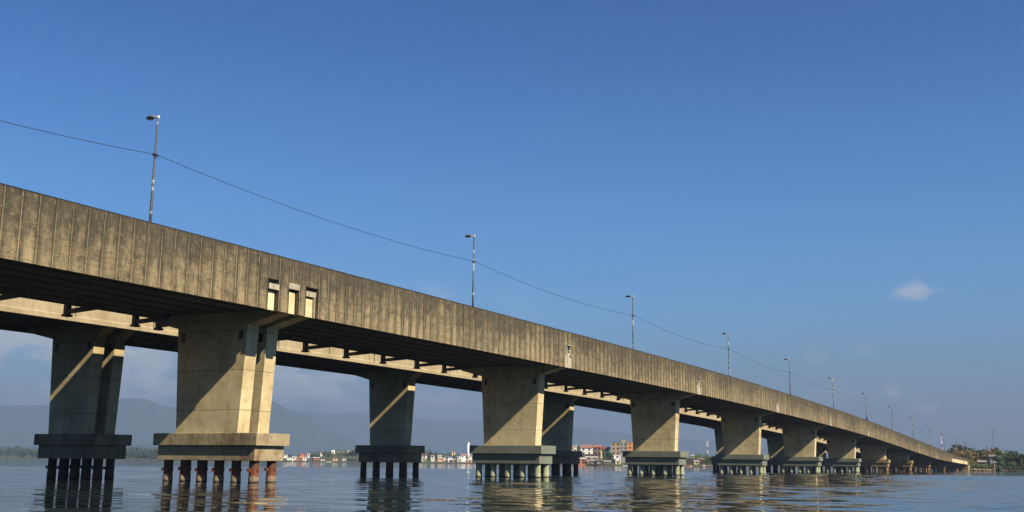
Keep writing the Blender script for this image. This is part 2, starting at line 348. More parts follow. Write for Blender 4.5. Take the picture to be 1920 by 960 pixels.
def fascia(mbo, yo, ribs, skip, ledge=False, ribd=.06, thick=.25, amp=1.):
    """outer vertical panels facing -y; ribs sorted x positions; skip = {i: fraction height of open slot from bottom}"""
    hv, pu, pid = [], [], []
    def quad(x0, x1, y0, y1, f0, f1, i, u0, u1):
        vs = []
        for x, y, f, u in ((x0, y0, f0, u0), (x1, y1, f0, u1), (x1, y1, f1, u1), (x0, y0, f1, u0)):
            B, T = zb(x), zt(x); vs.append((x, y, B+(T-B)*f)); hv.append(f); pu.append(u); pid.append(float(i))
        mbo.add(vs, [(0, 1, 2, 3)])
    for i in range(len(ribs)-1):
        a, b = ribs[i], ribs[i+1]; f0 = skip.get(i, 0.)
        rw = .06
        jit = random.uniform(-.008, .008)
        yp = yo+jit
        quad(a+rw, b, yp, yp, f0, 1, i, .05, 1)             # panel
        quad(a, a+rw, yo-ribd, yo-ribd, f0, 1, i, .5, .5)    # rib face
        quad(a, a, yo, yo-ribd, f0, 1, i, .5, .5); quad(a+rw, a+rw, yo-ribd, yo, f0, 1, i, .05, .05)
        if f0:   # soffit and cheeks of the open slot
            for x in (a, b): quad(x, x, yo-ribd, yo+thick+.2, 0, f0, i, .3, .3)
            B0, T0, B1, T1 = zb(a), zt(a), zb(b), zt(b)
            mbo.add([(a, yo, B0+(T0-B0)*f0), (b, yo, B1+(T1-B1)*f0), (b, yo+thick+.2, B1+(T1-B1)*f0), (a, yo+thick+.2, B0+(T0-B0)*f0)], [(0, 1, 2, 3)]); hv.extend([.5]*4); pu.extend([.5]*4); pid.extend([0.]*4)
        # top, back and bottom faces
        for (ya, yb, fa, fb) in ((yo-ribd*.5, yo+thick, 1, 1), (yo+thick, yo+thick, .6, 1)) + (((yo-ribd*.5, yo+thick, 0, 0),) if not f0 else ()):
            vs = [(x, y, zb(x)+(zt(x)-zb(x))*f) for x, y, f in ((a, ya, fa), (b, ya, fa), (b, yb, fb), (a, yb, fb))]
            mbo.add(vs, [(0, 1, 2, 3)]); hv.extend([1. if fb == 1 else 0.]*4); pu.extend([.5]*4); pid.extend([float(i)]*4)
    mbo.a = {'hv': hv, 'pu': pu, 'pid': pid}

def ribs_near():
    r = []; x = X0-.15
    while x < X1-.3:
        r.append(-.45 if abs(x+.15) < .01 else x); x += 1.
    r.append(X1); return r

def make_bridge(name, y0, y1, cy, wall_w, cap_w, label, near):
    root = empty(name, (0, cy, 0)); tag(root, label, 'bridge', None)
    L = (0, -cy, 0)
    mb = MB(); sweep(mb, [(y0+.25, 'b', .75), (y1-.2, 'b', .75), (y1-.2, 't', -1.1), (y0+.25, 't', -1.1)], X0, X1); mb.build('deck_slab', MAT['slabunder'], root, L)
    mb = MB(); sweep(mb, [(y0+.3, 't', -1.096), (y1-.25, 't', -1.096), (y1-.25, 't', -1.05), (y0+.3, 't', -1.05)], X0, X1); mb.build('road_surface', MAT['asphalt'], root, L)
    ng = 6 if near else 5; pitch = (y1-y0-.7)/ng
    for k in range(ng):
        a = y0+.4+pitch*k; mb = MB()
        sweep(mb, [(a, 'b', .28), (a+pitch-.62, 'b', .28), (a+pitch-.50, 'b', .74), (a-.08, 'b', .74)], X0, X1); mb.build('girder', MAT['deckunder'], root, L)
    mb = MB()
    if near:
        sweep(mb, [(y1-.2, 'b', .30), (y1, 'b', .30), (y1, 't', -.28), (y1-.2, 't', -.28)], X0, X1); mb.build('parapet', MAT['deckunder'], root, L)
    else:
        sweep(mb, [(y1-.2, 'b', 0), (y1, 'b', 0), (y1, 't', 0), (y1-.2, 't', 0)], X0, X1); mb.build('parapet', MAT['deckunder'], root, L)
    mb = MB()
    if near:
        rb = ribs_near(); sk = {}
        for i, x in enumerate(rb):
            if abs(x+4.15) < .1 or abs(x+2.15) < .1 or abs(x+.45) < .01: sk[i] = .56
        fascia(mb, y0, rb, sk); o = mb.build('fascia', MAT['fascia'], root, L); o['label'] = 'long grooved concrete side panels with dark run-off stains'
        for i in sk:                                    # bared slab ends and blocks inside the three open slots
            a, b = rb[i]+.04, rb[i+1]-.03; B = zb(a); h = 1.96
            sl_ = MB(); sl_.box(a, b-.12, y0+.16, y0+.40, B+.02, B+h*(.62 if i != sorted(sk)[1] else .72)); sl_.build('slab_end', MAT['cream'], root, L, bevel=.01)
            bl = MB()
            if i == sorted(sk)[0]: bl.box(a, b+.02, y0-.10, y0+.35, B+h*.66, B+h*.84)
            elif i == sorted(sk)[1]: bl.box(a-.05, b+.05, y0-.07, y0+.35, B+h*.80, B+h*.99)
            else: bl.box(a, b-.15, y0+.0, y0+.35, B+h*.68, B+h*.86); bl.box(b-.32, b-.22, y0-.02, y0+.3, B, B+h*.66)
            bl.build('joint_block', MAT['mortar'], root, L, bevel=.01)
        for n in range(1, 11):
            x = n*40; B = zb(x); ft = MB()
            ft.box(x-.72, x+.62, y0-.06, y0-.012, B-.02, B+1.15)
            ft.box(x-.42, x+.36, y0-.05, y0-.010, B+1.15, B+2.1)
            ft.box(x-.46, x+.44, y0-.24, y0-.0, B+2.1, B+2.2); ft.box(x-.46, x-.36, y0-.14, y0-.0, B+1.2, B+2.1); ft.box(x+.34, x+.44, y0-.14, y0, B+1.3, B+2.1)
            ft.box(x+.30, x+.70, y0-.22, y0-.0, B+1.12, B+1.22); ft.box(x-.1, x+.25, y0-.2, y0-.0, B+1.55, B+1.64)
            ft.box(x+.60, x+.68, y0-.13, y0, B, B+1.12)
            o = ft.build('joint_patch', MAT['mortar'], root, L, bevel=.01)
            dk = MB(); dk.box(x-.34, x+.32, y0-.075, y0-.052, B+1.72, B+2.0); dk.build('opening_shade_plate', MAT['steel_and_shade'], o)  # dark plate on the patch paints the shade inside an opening
        # cream painted strip near the abutment
        mb = MB(); sweep(mb, [(y0-.06, 'b', .05), (y0-.04, 'b', .05), (y0-.04, 'b', 1.25), (y0-.06, 'b', 1.25)], 359, 413); mb.build('painted_strip', MAT['cream'], root, L)
    else:
        rb = [X0+i*2.0 for i in range(int((X1-X0)/2)+1)]
        fascia(mb, y0, rb, {}, ribd=.02); mb.build('fascia', MAT['farfascia'], root, L)
        mb = MB(); sweep(mb, [(y0-.16, 'b', .0), (y0-.003, 'b', -.02), (y0-.003, 'b', .42), (y0-.16, 'b', .30)], X0, X1); mb.build('bottom_ledge', MAT['farfascia'], root, L)
        for k in range(-8, 60):
            x = k*7.1+2.6
            if x > 400: break
            p_ = MB(); p_.box(x-.07, x+.07, y0-.13, y0+.02, zb(x)+.35, zb(x)+1.7); p_.build('post', MAT['farfascia'], root, L)
    # ---- hangers under the inner edge
    if near:
        hx = [-20.2, -14.5, -8.9, -3.3, -1.2, 9.3, 14.9, 20.5, 26.1, 31.8, 36.8]+[43.+5.6*k for k in range(60)]
        for x in hx:
            if x > 398: break
            B = zb(x); h_ = MB(); e = y1+.12
            h_.box(x-.19, x+.19, e-.16, e+.12, B-.34, B+.55); h_.box(x-.25, x+.25, e-.26, e+.2, B-.42, B-.28)
            h_.bar((x, e-.1, B-.10), (x, e-2.9, B+.04), .28, .26); h_.box(x-.12, x+.12, e-3.0, e-2.75, B-.05, B+.3)
            h_.build('hanger', MAT['steel_and_shade'], root, L)
    # ---- piers
    piles_done = 0
    for n in range(-3, 11):
        X = n*40.; B = zb(X)
        if n == 0: X = -.9 if near else -.05
        dbl = n == 0; z_cap = 3.05 if n < 9 else (2.6 if n == 9 else 1.6)
        hw = (wall_w if not (dbl and near) else 5.2)/2
        over = cy-y0; ov2 = y1-cy
        pz = B+.27
        prof = [(-hw, z_cap-.003), (hw, z_cap-.003), (hw+.4, B-.62), (ov2-.35, B+.02), (ov2-.35, pz), (-over+.45, pz), (-over+.45, B+.02), (-hw-.4, B-.62)]
        if B-.62 < z_cap+.3:
            prof = [(-hw, z_cap-.003), (hw, z_cap-.003), (ov2-.6, B+.02), (ov2-.6, pz), (-over+.6, pz), (-over+.6, B+.02)]
        if dbl: xs = [(-1.5, -.42), (.42, 1.5)] if near else [(-1.42, -.48), (.44, 1.4)]
        else: xs = [(-.65, .65)]
        if dbl and not near: prof = [(y-.65 if 0 < y < ov2-1 else y, z) for y, z in prof]
        pm = MB(); cut = 1.0 if (dbl and not near) else 0.
        for a, b in xs: pm.prism(prof, a, b)
        pier = pm.build('pier', MAT['wall'], root, (X, 0, 0))
        if B > 6:
            hz = B-1.25
            for k_, (a, b) in enumerate(xs):
                for s in (-1, 1):
                    hb = MB(); yy = s*hw-(.65 if s > 0 and dbl and not near else 0); hb.box(a-.02, a+.0-.004+.008, yy-.18*1-.12*s, yy+.18*1-.12*s, hz-.28, hz+.28); hb.build('hole_shade_plate', MAT['steel_and_shade'], pier)  # thin dark plates on the wall face, painting shade in small holes
        if dbl and near: hc, cx0, cx1, zc_ = 4.38, -1.7, 1.5, 3.10
        elif dbl: hc, cx0, cx1, zc_ = cap_w/2+.3, -1.7, 1.7, 3.12
        else: hc, cx0, cx1, zc_ = cap_w/2, -1.62, 1.6, z_cap
        lb = zc_-1.72
        if near: cm = MAT['cap_old'] if n <= 0 else (MAT['cap_green'] if n <= 5 else MAT['cap_brown'])
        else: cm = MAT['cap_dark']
        c_ = MB(); c_.box(cx0, cx1, -hc, hc-cut, zc_-.78, zc_)
        cap = c_.build('pile_cap', cm, pier, bevel=.025)
        c_ = MB(); c_.box(cx0+.2, cx1-.2, -hc+.28, hc-cut-.28, lb, zc_-.79)
        npile = (6 if near else 5) if dbl else (5 if near else 4)
        dX = ((1.65 if near else 1.10) if dbl else (1.80 if near else 2.2))/2; xm = (cx0+cx1)/2
        ys = [-hc+.75+(2*hc-cut-1.5)*k/(npile-1) for k in range(npile)]
        if n > 0 and near:
            for k in range(npile-1): c_.box(cx0+.24, cx1-.24, ys[k]+.42, ys[k+1]-.42, lb-.13, lb-.004)
        c_.build('cap_base', cm, pier, bevel=.02)
        if near: pmn = MAT['pile_rust'] if n <= 0 else (MAT['pile_green'] if n <= 5 else MAT['pile_brown'])
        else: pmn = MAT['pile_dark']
        rr = .30 if dbl else .31
        many = n > 6 or n < 0
        allm = MB()
        for row, px_ in enumerate((xm-dX, xm+dX)):
            for yy in ys:
                pl = MB() if not many else allm
                if not many: pl.tube([(0, 0, -2), (0, 0, .0), (0, 0, .25), (0, 0, .5), (0, 0, lb+.05)], [rr*1.06, rr*1.06, rr*1.08, rr, rr], 20)
                else: pl.tube([(px_, yy, -2), (px_, yy, lb+.05)], rr, 10)
                if dbl:
                    zc2 = .80
                    zj = zc2+random.uniform(-.05, .05); pl.box(-rr-.09, -rr+.08, .02, .24, zj-.09, zj+.1, 1); pl.box(-.08, .08, rr-.05, rr+.12, zj-.08, zj+.07, 1); pl.box(-.06, .1, -rr-.07, -rr+.05, zj-.05, zj+.1, 1)
                if not many: pl.build('pile', [pmn, MAT['rust'] if near else MAT['steel_and_shade']], pier, (px_, yy, 0), smooth=False)
        if many: tag(allm.build('pile', [pmn], pier), kind='stuff') if False else allm.build('piles', [pmn], pier)
    return root

near_b = make_bridge('road_bridge', -2., 9.9, 3.96, 5.62, 7.9, 'nearer stained concrete bridge with grooved side panels and street lamps', True)
far_b = make_bridge('road_bridge', 14.4, 23.4, 18.3, 4.2, 6.5, 'farther parallel concrete bridge seen under the nearer one, mostly in its shade', False)

# abutment behind the last pier
mb = MB(); sweep(mb, [(-1.9, 'b', -3.2), (9.8, 'b', -3.2), (9.8, 'b', .25), (-1.9, 'b', .25)], 416, 424); mb.build('abutment', MAT['cap_brown'], near_b, (0, -3.96, 0))
mb = MB(); sweep(mb, [(14.5, 'b', -3.2), (23.3, 'b', -3.2), (23.3, 'b', .25), (14.5, 'b', .25)], 416, 424); mb.build('abutment', MAT['cap_brown'], far_b, (0, -18.3, 0))

# ------------------------------------------------------------------ street lamps and cable
def pole_mat():
    m, t, p = newmat('peeling_pole_paint'); g = N(t, 'ShaderNodeNewGeometry').outputs['Position']
    n = noise_(t, g, .9, 6, .7, (.2, .2, 1)); c = MIX(t, MR(t, n, .53, .58), lin(66, 70, 74), lin(150, 158, 132))
    lk(t, c, p.inputs['Base Color']); p.inputs['Roughness'].default_value = .6; return m
MAT['pole'] = pole_mat(); MAT['lamp'] = plain('lamp_housing', lin(92, 90, 86), .5, .2, 5); MAT['glass'] = plain('lamp_glass', lin(60, 62, 62), .2, .1, 2)
MAT['blue'] = plain('blue_box_paint', lin(30, 60, 140), .5, .1, 2); MAT['wire'] = plain('black_cable', (.012, .012, .014), .6, .1, 2); MAT['white_metal'] = plain('zinc_cap', lin(205, 205, 200), .5, .1, 5)
H = 7.25
def make_lamp():
    r = empty('street_lamp', (0, 0, 0))
    m = MB(); m.tube([(0, 0, 0), (0, 0, 2), (0, 0, H-.05)], [.085, .08, .05], 12); m.box(-.14, .14, -.14, .14, 0, .03); m.build('pole', MAT['pole'], r, smooth=True)
    m = MB(); m.tube([(0, -.02, H-.05), (0, .10, H-.02), (0, .25, H)], [.045, .042, .04], 10); m.box(-.07, .07, -.08, .05, H-.10, H+.05); m.build('arm', MAT['white_metal'], r)
    m = MB()
    pts = [(.22, .05, .0), (.32, .13, .03), (.50, .16, .04), (.70, .15, .03), (.82, .08, .01), (.86, .02, 0)]
    vs = []; k = 12
    for y, rad, dz in pts:
        for j in range(k):
            a = 2*PI*j/k; vs.append((math.cos(a)*rad, y, H+dz+math.sin(a)*rad*(.55 if math.sin(a) > 0 else .75)))
    fs = [(i*k+j, i*k+(j+1) % k, (i+1)*k+(j+1) % k, (i+1)*k+j) for i in range(len(pts)-1) for j in range(k)]+[tuple(range(k)), tuple((len(pts)-1)*k+j for j in range(k))]
    m.add(vs, fs); hd = m.build('lamp_head', MAT['lamp'], r, smooth=True)
    m = MB(); m.box(-.10, .10, .38, .72, H-.125, H-.085); m.build('lens', MAT['glass'], hd, bevel=.02)
    m = MB(); m.box(-.11, .11, -.11, .11, H-2.27, H-2.17); m.bar((-.2, 0, H-2.22), (.2, 0, H-2.22), .05, .09); m.tube([(-.18, -.1, H-2.3), (0, -.12, H-2.4), (.2, -.1, H-2.3)], .02, 6); m.build('cable_clamp', MAT['steel_and_shade'], r)
    return r
lamp_x = [-13.65, 22.05, 58.3, 95.1, 130.6, 165.7, 201.2, 237., 272.6, 308.5, 344., 380., 415.]
names = ['tall street lamp nearest the camera, above the leftmost part of the bridge', 'second street lamp from the left, with pale peeling paint on its lower pole',
 'third street lamp from the left, above the middle of the bridge', 'fourth street lamp from the left along the bridge parapet', 'fifth street lamp from the left along the bridge parapet',
 'sixth street lamp from the left, just before the one with a blue box', 'street lamp with a small blue box at the foot of its pole', 'eighth street lamp from the left, next after the one with the blue box',
 'ninth street lamp from the left, small against the pale sky', 'tenth street lamp from the left, small against the pale sky', 'eleventh street lamp from the left, in front of the red and white mast',
 'twelfth street lamp from the left, where the bridge nears the bank', 'farthest street lamp, over the end of the bridge by the trees']
proto = make_lamp(); lamps = []
for i, x in enumerate(lamp_x):
    o = proto if i == 0 else dup(proto)
    o.location = (x, -1.62, zt(x)-1.1); lamps.append(o); tag(o, names[i], 'street lamp', 'street lamps along the bridge parapet')
    if i % 3: o.rotation_euler = (0, math.radians(random.uniform(-.35, .35)), math.radians(random.uniform(-5, 5)))
m = MB(); m.box(-.2, .2, -.2, .14, 1.15, 1.85); bx = m.build('box', MAT['blue'], lamps[6], bevel=.02)
m = MB(); pts = []; lx = [-49.4]+lamp_x[:10]
for a, b in zip(lx, lx[1:]):
    za, zb2 = zt(a)+H-3.32, zt(b)+H-3.32
    for k in range(12):
        t = k/12; pts.append((a+(b-a)*t, -1.72, za+(zb2-za)*t-2.9*t*(1-t)*(.78 if a > -40 else 1.5)-.05*math.sin(t*19)*t*(1-t)))
pts.append((lx[-1], -1.72, zt(lx[-1])+H-3.32))
m.tube(pts, .015, 6); tag(m.build('overhead_cable', MAT['wire']), 'thin black cable sagging from street lamp to street lamp', 'cable')

# ------------------------------------------------------------------ far shore
def yh(px): return 857.3+19.8*px/1920.
def at(px, D):
    d = _f*FPX + _r*(px-960) + _u*(480-yh(px)); p = CAM+d*(D/FPX); return Vector((p.x, p.y, 0))
SHORE = [(-400, 1700), (-100, 1600), (150, 1500), (300, 1400), (450, 1180), (540, 1100), (640, 1080), (700, 1020), (790, 920), (900, 880), (1050, 700), (1120, 660), (1200, 640), (1350, 660), (1500, 720), (1650, 660), (1760, 520), (1800, 452), (1830, 428), (1920, 415), (2050, 400), (2300, 400), (2700, 420)]
def shore(px):
    for (a, da), (b, db) in zip(SHORE, SHORE[1:]):
        if px <= b: return da+(db-da)*(px-a)/(b-a)
    return SHORE[-1][1]
def land(px, D):
    d = D-shore(px)
    if d < 0: return -1.2
    hill = 0
    if 540 < px < 720: hill = 11*math.exp(-((px-640)/45.)**2)*min(1, max(0, (d-25)/120))
    return .45+min(d, 8)*.06+min(d*.012, 5)+hill
m = MB(); px_ = [-400+12*i for i in range(259)]; rows = [-6, 0, 5, 12, 30, 60, 100, 160, 260, 500, 1200, 2600]
for p in px_:
    s_ = shore(p)+6*noise.noise(Vector((p*.05, 0, 3)))
    for d in rows:
        v = at(p, s_+d); z = -1.2 if d == -6 else (land(p, s_+d if d else s_+.01)+.25*noise.noise(Vector((v.x*.1, v.y*.1, 0)))) ; z = .12 if d == 0 else z
        m.v.append((v.x, v.y, z))
nr = len(rows)
for i in range(len(px_)-1):
    for j in range(nr-1): m.f.append((i*nr+j, (i+1)*nr+j, (i+1)*nr+j+1, i*nr+j+1)); m.m.append(0)
def ground_mat():
    mm, t, p = newmat('bank_soil_and_grass'); g = N(t, 'ShaderNodeNewGeometry').outputs['Position']
    n = noise_(t, g, .12, 6, .65); f = noise_(t, g, 1.3, 5, .7); sp = N(t, 'ShaderNodeSeparateXYZ', ins={0: g})
    c = MIX(t, MR(t, n, .42, .55), lin(84, 80, 50), lin(66, 84, 34)); c = MIX(t, MR(t, f, .5, .65), c, lin(60, 56, 36))
    c = MIX(t, MR(t, sp.outputs[2], .75, .35), c, lin(66, 60, 44)); lk(t, c, p.inputs['Base Color']); p.inputs['Roughness'].default_value = .95; return mm
tag(m.build('ground', ground_mat(), smooth=True), 'far river bank of soil and grass', kind='structure')

# ---- hills
def hill_mat():
    mm, t, p = newmat('forested_hill'); g = N(t, 'ShaderNodeNewGeometry').outputs['Position']
    n = noise_(t, g, .012, 8, .65); c = MIX(t, MR(t, n, .35, .65), (.014, .026, .016), (.032, .052, .03)); lk(t, c, p.inputs['Base Color']); p.inputs['Roughness'].default_value = 1; return mm
HM = hill_mat()
def hill_range(name, label, D, depth, crest, px0, px1, seed):
    m = MB(); nx, ny = 160, 22
    for i in range(nx+1):
        px = px0+(px1-px0)*i/nx
        for (a, ya), (b, yb_) in zip(crest, crest[1:]):
            if px <= b: break
        t = min(1, max(0, (px-a)/(b-a))); t = t*t*(3-2*t); y = ya+(yb_-ya)*t
        Hc = (yh(px)-y)*D/FPX
        for j in range(ny+1):
            q = j/ny; d = D-depth*.55+depth*q; v = at(px, d)
            prof_ = math.exp(-((q-.55)/.26)**2)-math.exp(-((0-.55)/.26)**2) if q < .55 else math.exp(-((q-.55)/.26)**2)-math.exp(-(.45/.26)**2)
            nz = noise.hetero_terrain(Vector((v.x/900., v.y/900., seed)), 1.0, 2.1, 6, .7)
            fz = noise.fractal(Vector((v.x/260., v.y/260., seed)), 1, 2, 4)
            m.v.append((v.x, v.y, -2+max(0, Hc*prof_*(1+.05*(nz-1))+Hc*.045*fz*prof_)))
    for i in range(nx):
        for j in range(ny): o = i*(ny+1)+j; m.f.append((o, o+ny+1, o+ny+2, o+1)); m.m.append(0)
    return tag(m.build(name, HM, smooth=True), label, kind='structure')
hill_range('hills', 'nearer hazy blue mountain sloping down to the right', 7200, 2600, [(-600, 790), (-200, 752), (60, 765), (250, 748), (330, 765), (430, 750), (500, 755), (560, 776), (620, 812), (690, 835), (820, 848), (1000, 862)], -600, 1000, 1.3)
hill_range('hills', 'farthest hazy mountain ridge on the horizon', 9600, 2000, [(-600, 790), (300, 780), (560, 774), (640, 777), (700, 772), (780, 781), (900, 786), (1050, 798), (1250, 822), (1500, 846), (1900, 862), (2300, 868)], -600, 2300, 4.1)

# ---- vegetation
def leaf_mat(name, a, b):
    mm, t, p = newmat(name); g = N(t, 'ShaderNodeNewGeometry').outputs['Position']
    n = noise_(t, g, .7, 4, .7); c = MIX(t, MR(t, n, .35, .65), a, b); lk(t, c, p.inputs['Base Color']); p.inputs['Roughness'].default_value = .7
    return mm
MAT['leaf'] = leaf_mat('mid_green_leaves', (.04, .07, .016), (.11, .15, .035)); MAT['leaf_dark'] = leaf_mat('dark_green_leaves', (.02, .035, .012), (.05, .075, .025))
MAT['leaf_bright'] = leaf_mat('bright_green_leaves', (.08, .13, .02), (.17, .22, .045)); MAT['leaf_yellow'] = leaf_mat('yellowing_leaves', (.15, .11, .03), (.34, .21, .04))
MAT['bark'] = plain('bark', (.09, .065, .045), .9, .3, 3)
def leaves(m, c, rx, ry, rz, n, sz, lobes=7, rnd=random):
    cs = [(c+Vector((rnd.uniform(-.62, .62)*rx, rnd.uniform(-.62, .62)*ry, rnd.uniform(-.5, .6)*rz)), rnd.uniform(.35, .6)) for _ in range(lobes)]+[(c, .7)]
    for _ in range(n):
        cc, s = rnd.choice(cs); d = Vector((rnd.gauss(0, 1), rnd.gauss(0, 1), rnd.gauss(0, 1))).normalized()*(rnd.random()**.35)
        p = cc+Vector((d.x*rx*s, d.y*ry*s, d.z*rz*s)); k = sz*rnd.uniform(.6, 1.5)
        a = Vector((rnd.gauss(0, 1), rnd.gauss(0, 1), rnd.gauss(0, .7))).normalized(); b = a.orthogonal().normalized()
        q = rnd.random()*6.28; b2 = (b*math.cos(q)+a.cross(b)*math.sin(q))
        m.add([p-a*k, p+b2*k*.6, p+a*k, p-b2*k*.6], [(0, 1, 2, 3)])
def tree(name, px, D, h, wd, mat, label, group=None, n=420, dx=0, cat='tree', trunk=True):
    base = at(px, D); z0 = max(land(px, D), .2); r = empty(name, (base.x, base.y, z0)); tag(r, label, cat, group)
    m = MB(); th = h*.45
    pts = [(0, 0, -.3), (wd*.03, 0, th*.5), (0, wd*.03, th), (0, 0, h*.7)]
    m.tube(pts, [h*.035, h*.028, h*.02, h*.008], 7)
    for k in range(5):
        a = k*1.26+random.random(); m.tube([(0, 0, th*.6+k*h*.03), (math.cos(a)*wd*.2, math.sin(a)*wd*.2, th+h*.08), (math.cos(a)*wd*.36, math.sin(a)*wd*.36, th+h*.2)], [h*.014, h*.009, h*.004], 5)
    m.build('trunk', MAT['bark'], r)
    m = MB(); leaves(m, Vector((0, 0, h*(.5 if px > 1860 else .6))), wd*.55, wd*.55, h*(.52 if px > 1860 else .42), n, max(.18, h*.05)); m.build('crown', mat, r)
    return r
def bush(px, D, h, wd, mat, label, n=260):
    base = at(px, D); m = MB(); leaves(m, Vector((0, 0, h*.45)), wd*.5, wd*.5, h*.55, n, max(.12, h*.06)); m.tube([(0, 0, -.2), (0, 0, h*.4)], .06, 5)
    o = m.build('bush', mat, None, (base.x, base.y, max(land(px, D), .2))); tag(o, label, 'bush', 'bushes on the far banks'); return o
def wood(name, label, spans, mat, n, sz):
    m = MB()
    for (p0, p1, d0, d1, hf, cnt) in spans:
        for _ in range(cnt):
            p = random.uniform(p0, p1); d = random.uniform(d0, d1); dd = shore(p)+d; b = at(p, dd); h = hf*(.7+.5*random.random()) 
            b.z = max(0, land(p, dd)); leaves(m, b+Vector((0, 0, h*.5)), h*.55, h*.55, h*.5, n, sz, 4)
    return tag(m.build(name, mat), label, 'woodland', kind='stuff')
wood('mangrove_forest', 'low hazy mangrove forest along the far left shore', [(-380, 75, 10, 90, 16, 260), (60, 330, 10, 60, 11, 170), (235, 300, 60, 120, 17, 50), (300, 520, 10, 80, 8, 60)], MAT['leaf_dark'], 110, .8)
wood('tree_belt', 'dark belt of trees behind the waterside houses in the middle of the photo', [(780, 860, 90, 150, 8, 45), (850, 900, 100, 150, 5.5, 18), (690, 790, 20, 120, 7.5, 50), (900, 1060, 40, 120, 6, 40)], MAT['leaf_dark'], 110, .5)
wood('bank_scrub', 'dense green scrub along the waterline at the right edge of the photo', [(1872, 2400, 1, 14, 3.6, 150), (1868, 2400, -1.5, 2.5, 1.5, 160), (1800, 1870, 4, 16, 1.3, 60)], MAT['leaf'], 130, .22)
wood('scrub', 'green scrub on the bank behind the far bridge piers', [(1190, 1300, 30, 110, 5, 34), (1296, 1345, 40, 110, 6, 26), (1345, 1790, 30, 120, 6.5, 90)], MAT['leaf'], 110, .4)

tr = [(592, 1150, 8, 9, 'leaf', 'tree left of the small white hilltop house in the left town'), (607, 1160, 7, 12, 'leaf_dark', 'broad dark tree on the hill right of the small white hilltop house'), (616, 1130, 8, 9, 'leaf', 'tree below the white hilltop block in the left town'),
 (636, 1135, 7, 10, 'leaf', 'tree under the long white gabled hilltop house'), (648, 1120, 7, 10, 'leaf_dark', 'dark tree below the white house with a tower'), (660, 1105, 10, 12, 'leaf', 'green tree right of the white hilltop houses'),
 (668, 1095, 14, 13, 'leaf', 'large green tree at the right end of the left town, next to the shaded pier'), (678, 1080, 15, 14, 'leaf_dark', 'tall tree half hidden by the middle pier of the farther bridge'),
 (584, 1180, 7, 8, 'leaf_dark', 'small dark tree behind the waterside shacks of the left town'), (545, 1190, 6, 9, 'leaf_dark', 'dark tree behind the leftmost white huts'),
 (1117, 700, 3.6, 5, 'leaf_dark', 'dark tree in front of the brown walled house'), (1132, 705, 4.0, 6, 'leaf', 'low tree in front of the yellow walled house'), (1144, 700, 7, 5, 'leaf_dark', 'dark tree left of the bare concrete block'),
 (1074, 715, 5, 6, 'leaf_dark', 'dark tree at the left end of the orange waterside shack'),
 (1814, 520, 10.5, 15, 'leaf_dark', 'rounded dark tree behind the end of the bridge'), (1798, 530, 8, 12, 'leaf', 'low tree at the left of the yellowing row behind the bridge end'),
 (1893, 432, 7.4, 8, 'leaf', 'large leafy tree at the right edge of the bank'), (1912, 428, 6.8, 9, 'leaf_dark', 'dense tree cut by the right edge of the photo'), (1878, 440, 5.2, 7, 'leaf_dark', 'smaller dark tree left of the large leafy tree'),
 (1904, 450, 6.6, 8, 'leaf', 'tree behind the large leafy tree at the right'), (1940, 430, 7, 9, 'leaf_dark', 'tree just past the right edge of the bank')]
for px, D, h, wd, mt, lb in tr:
    tree('tree', px, D, h, wd, MAT[mt], lb, 'trees on the far banks', 1500 if px > 1790 else 520)
k = 0
for px, lb in zip((1790, 1797, 1804, 1811, 1819, 1826, 1833, 1841, 1848, 1856, 1863, 1871, 1878), ('first', 'second', 'third', 'fourth', 'fifth', 'sixth', 'seventh', 'eighth', 'ninth', 'tenth', 'eleventh', 'twelfth', 'thirteenth')):
    tree('yellow_tree', px, 494, 7.6+random.uniform(-.6, .6), 3.4, MAT['leaf_yellow'] if k % 4 != 3 else MAT['leaf'], '%s tree from the left in the yellowing row before the long brown shed' % lb, 'yellowing trees before the long shed', 520); k += 1
for px, D, h, wd, mt, lb in ((1822, 442, 3.8, 5, 'leaf_bright', 'bright green bush beside the end of the bridge'), (1830, 436, 2.2, 5, 'leaf_bright', 'low bright bush on the bank right of the bridge end'), (1842, 434, 1.5, 5, 'leaf_bright', 'flat green bush on the bank in the middle'),
    (1851, 436, 1.6, 4, 'leaf', 'green bush at the foot of the twin poles'), (1900, 424, 2.2, 3, 'leaf_bright', 'bright bush under the large leafy tree'), (1886, 425, 1.6, 4, 'leaf_dark', 'dark bush at the waterline below the smaller dark tree'), (1872, 428, 2.4, 4, 'leaf_dark', 'dark bush right of the wooden mooring posts'), (1915, 422, 2.4, 5, 'leaf_dark', 'dark bush at the waterline by the right edge'),
    (1098, 668, 3.6, 3.4, 'leaf_dark', 'dark bush right of the orange waterside shack'), (1106, 668, 3.2, 3.6, 'leaf', 'green bush left of the cluttered grey shacks'), (1112, 670, 3.0, 3.2, 'leaf_bright', 'light bush leaning over the leftmost grey shack'),
    (800, 925, 4.0, 7, 'leaf_bright', 'bright bush by the water in front of the pale green hut'), (795, 928, 3.6, 5, 'leaf', 'green bush right of the white waterside hut with a porch'), (1318, 668, 4.2, 5, 'leaf', 'bush right of the small yellow green hut'), (1328, 672, 4.6, 5, 'leaf_dark', 'dark bush beside the red boat'), (1296, 690, 3.5, 5, 'leaf_dark', 'bush behind the brown roofed shack')):
    bush(px, D, h, wd, MAT[mt], lb)

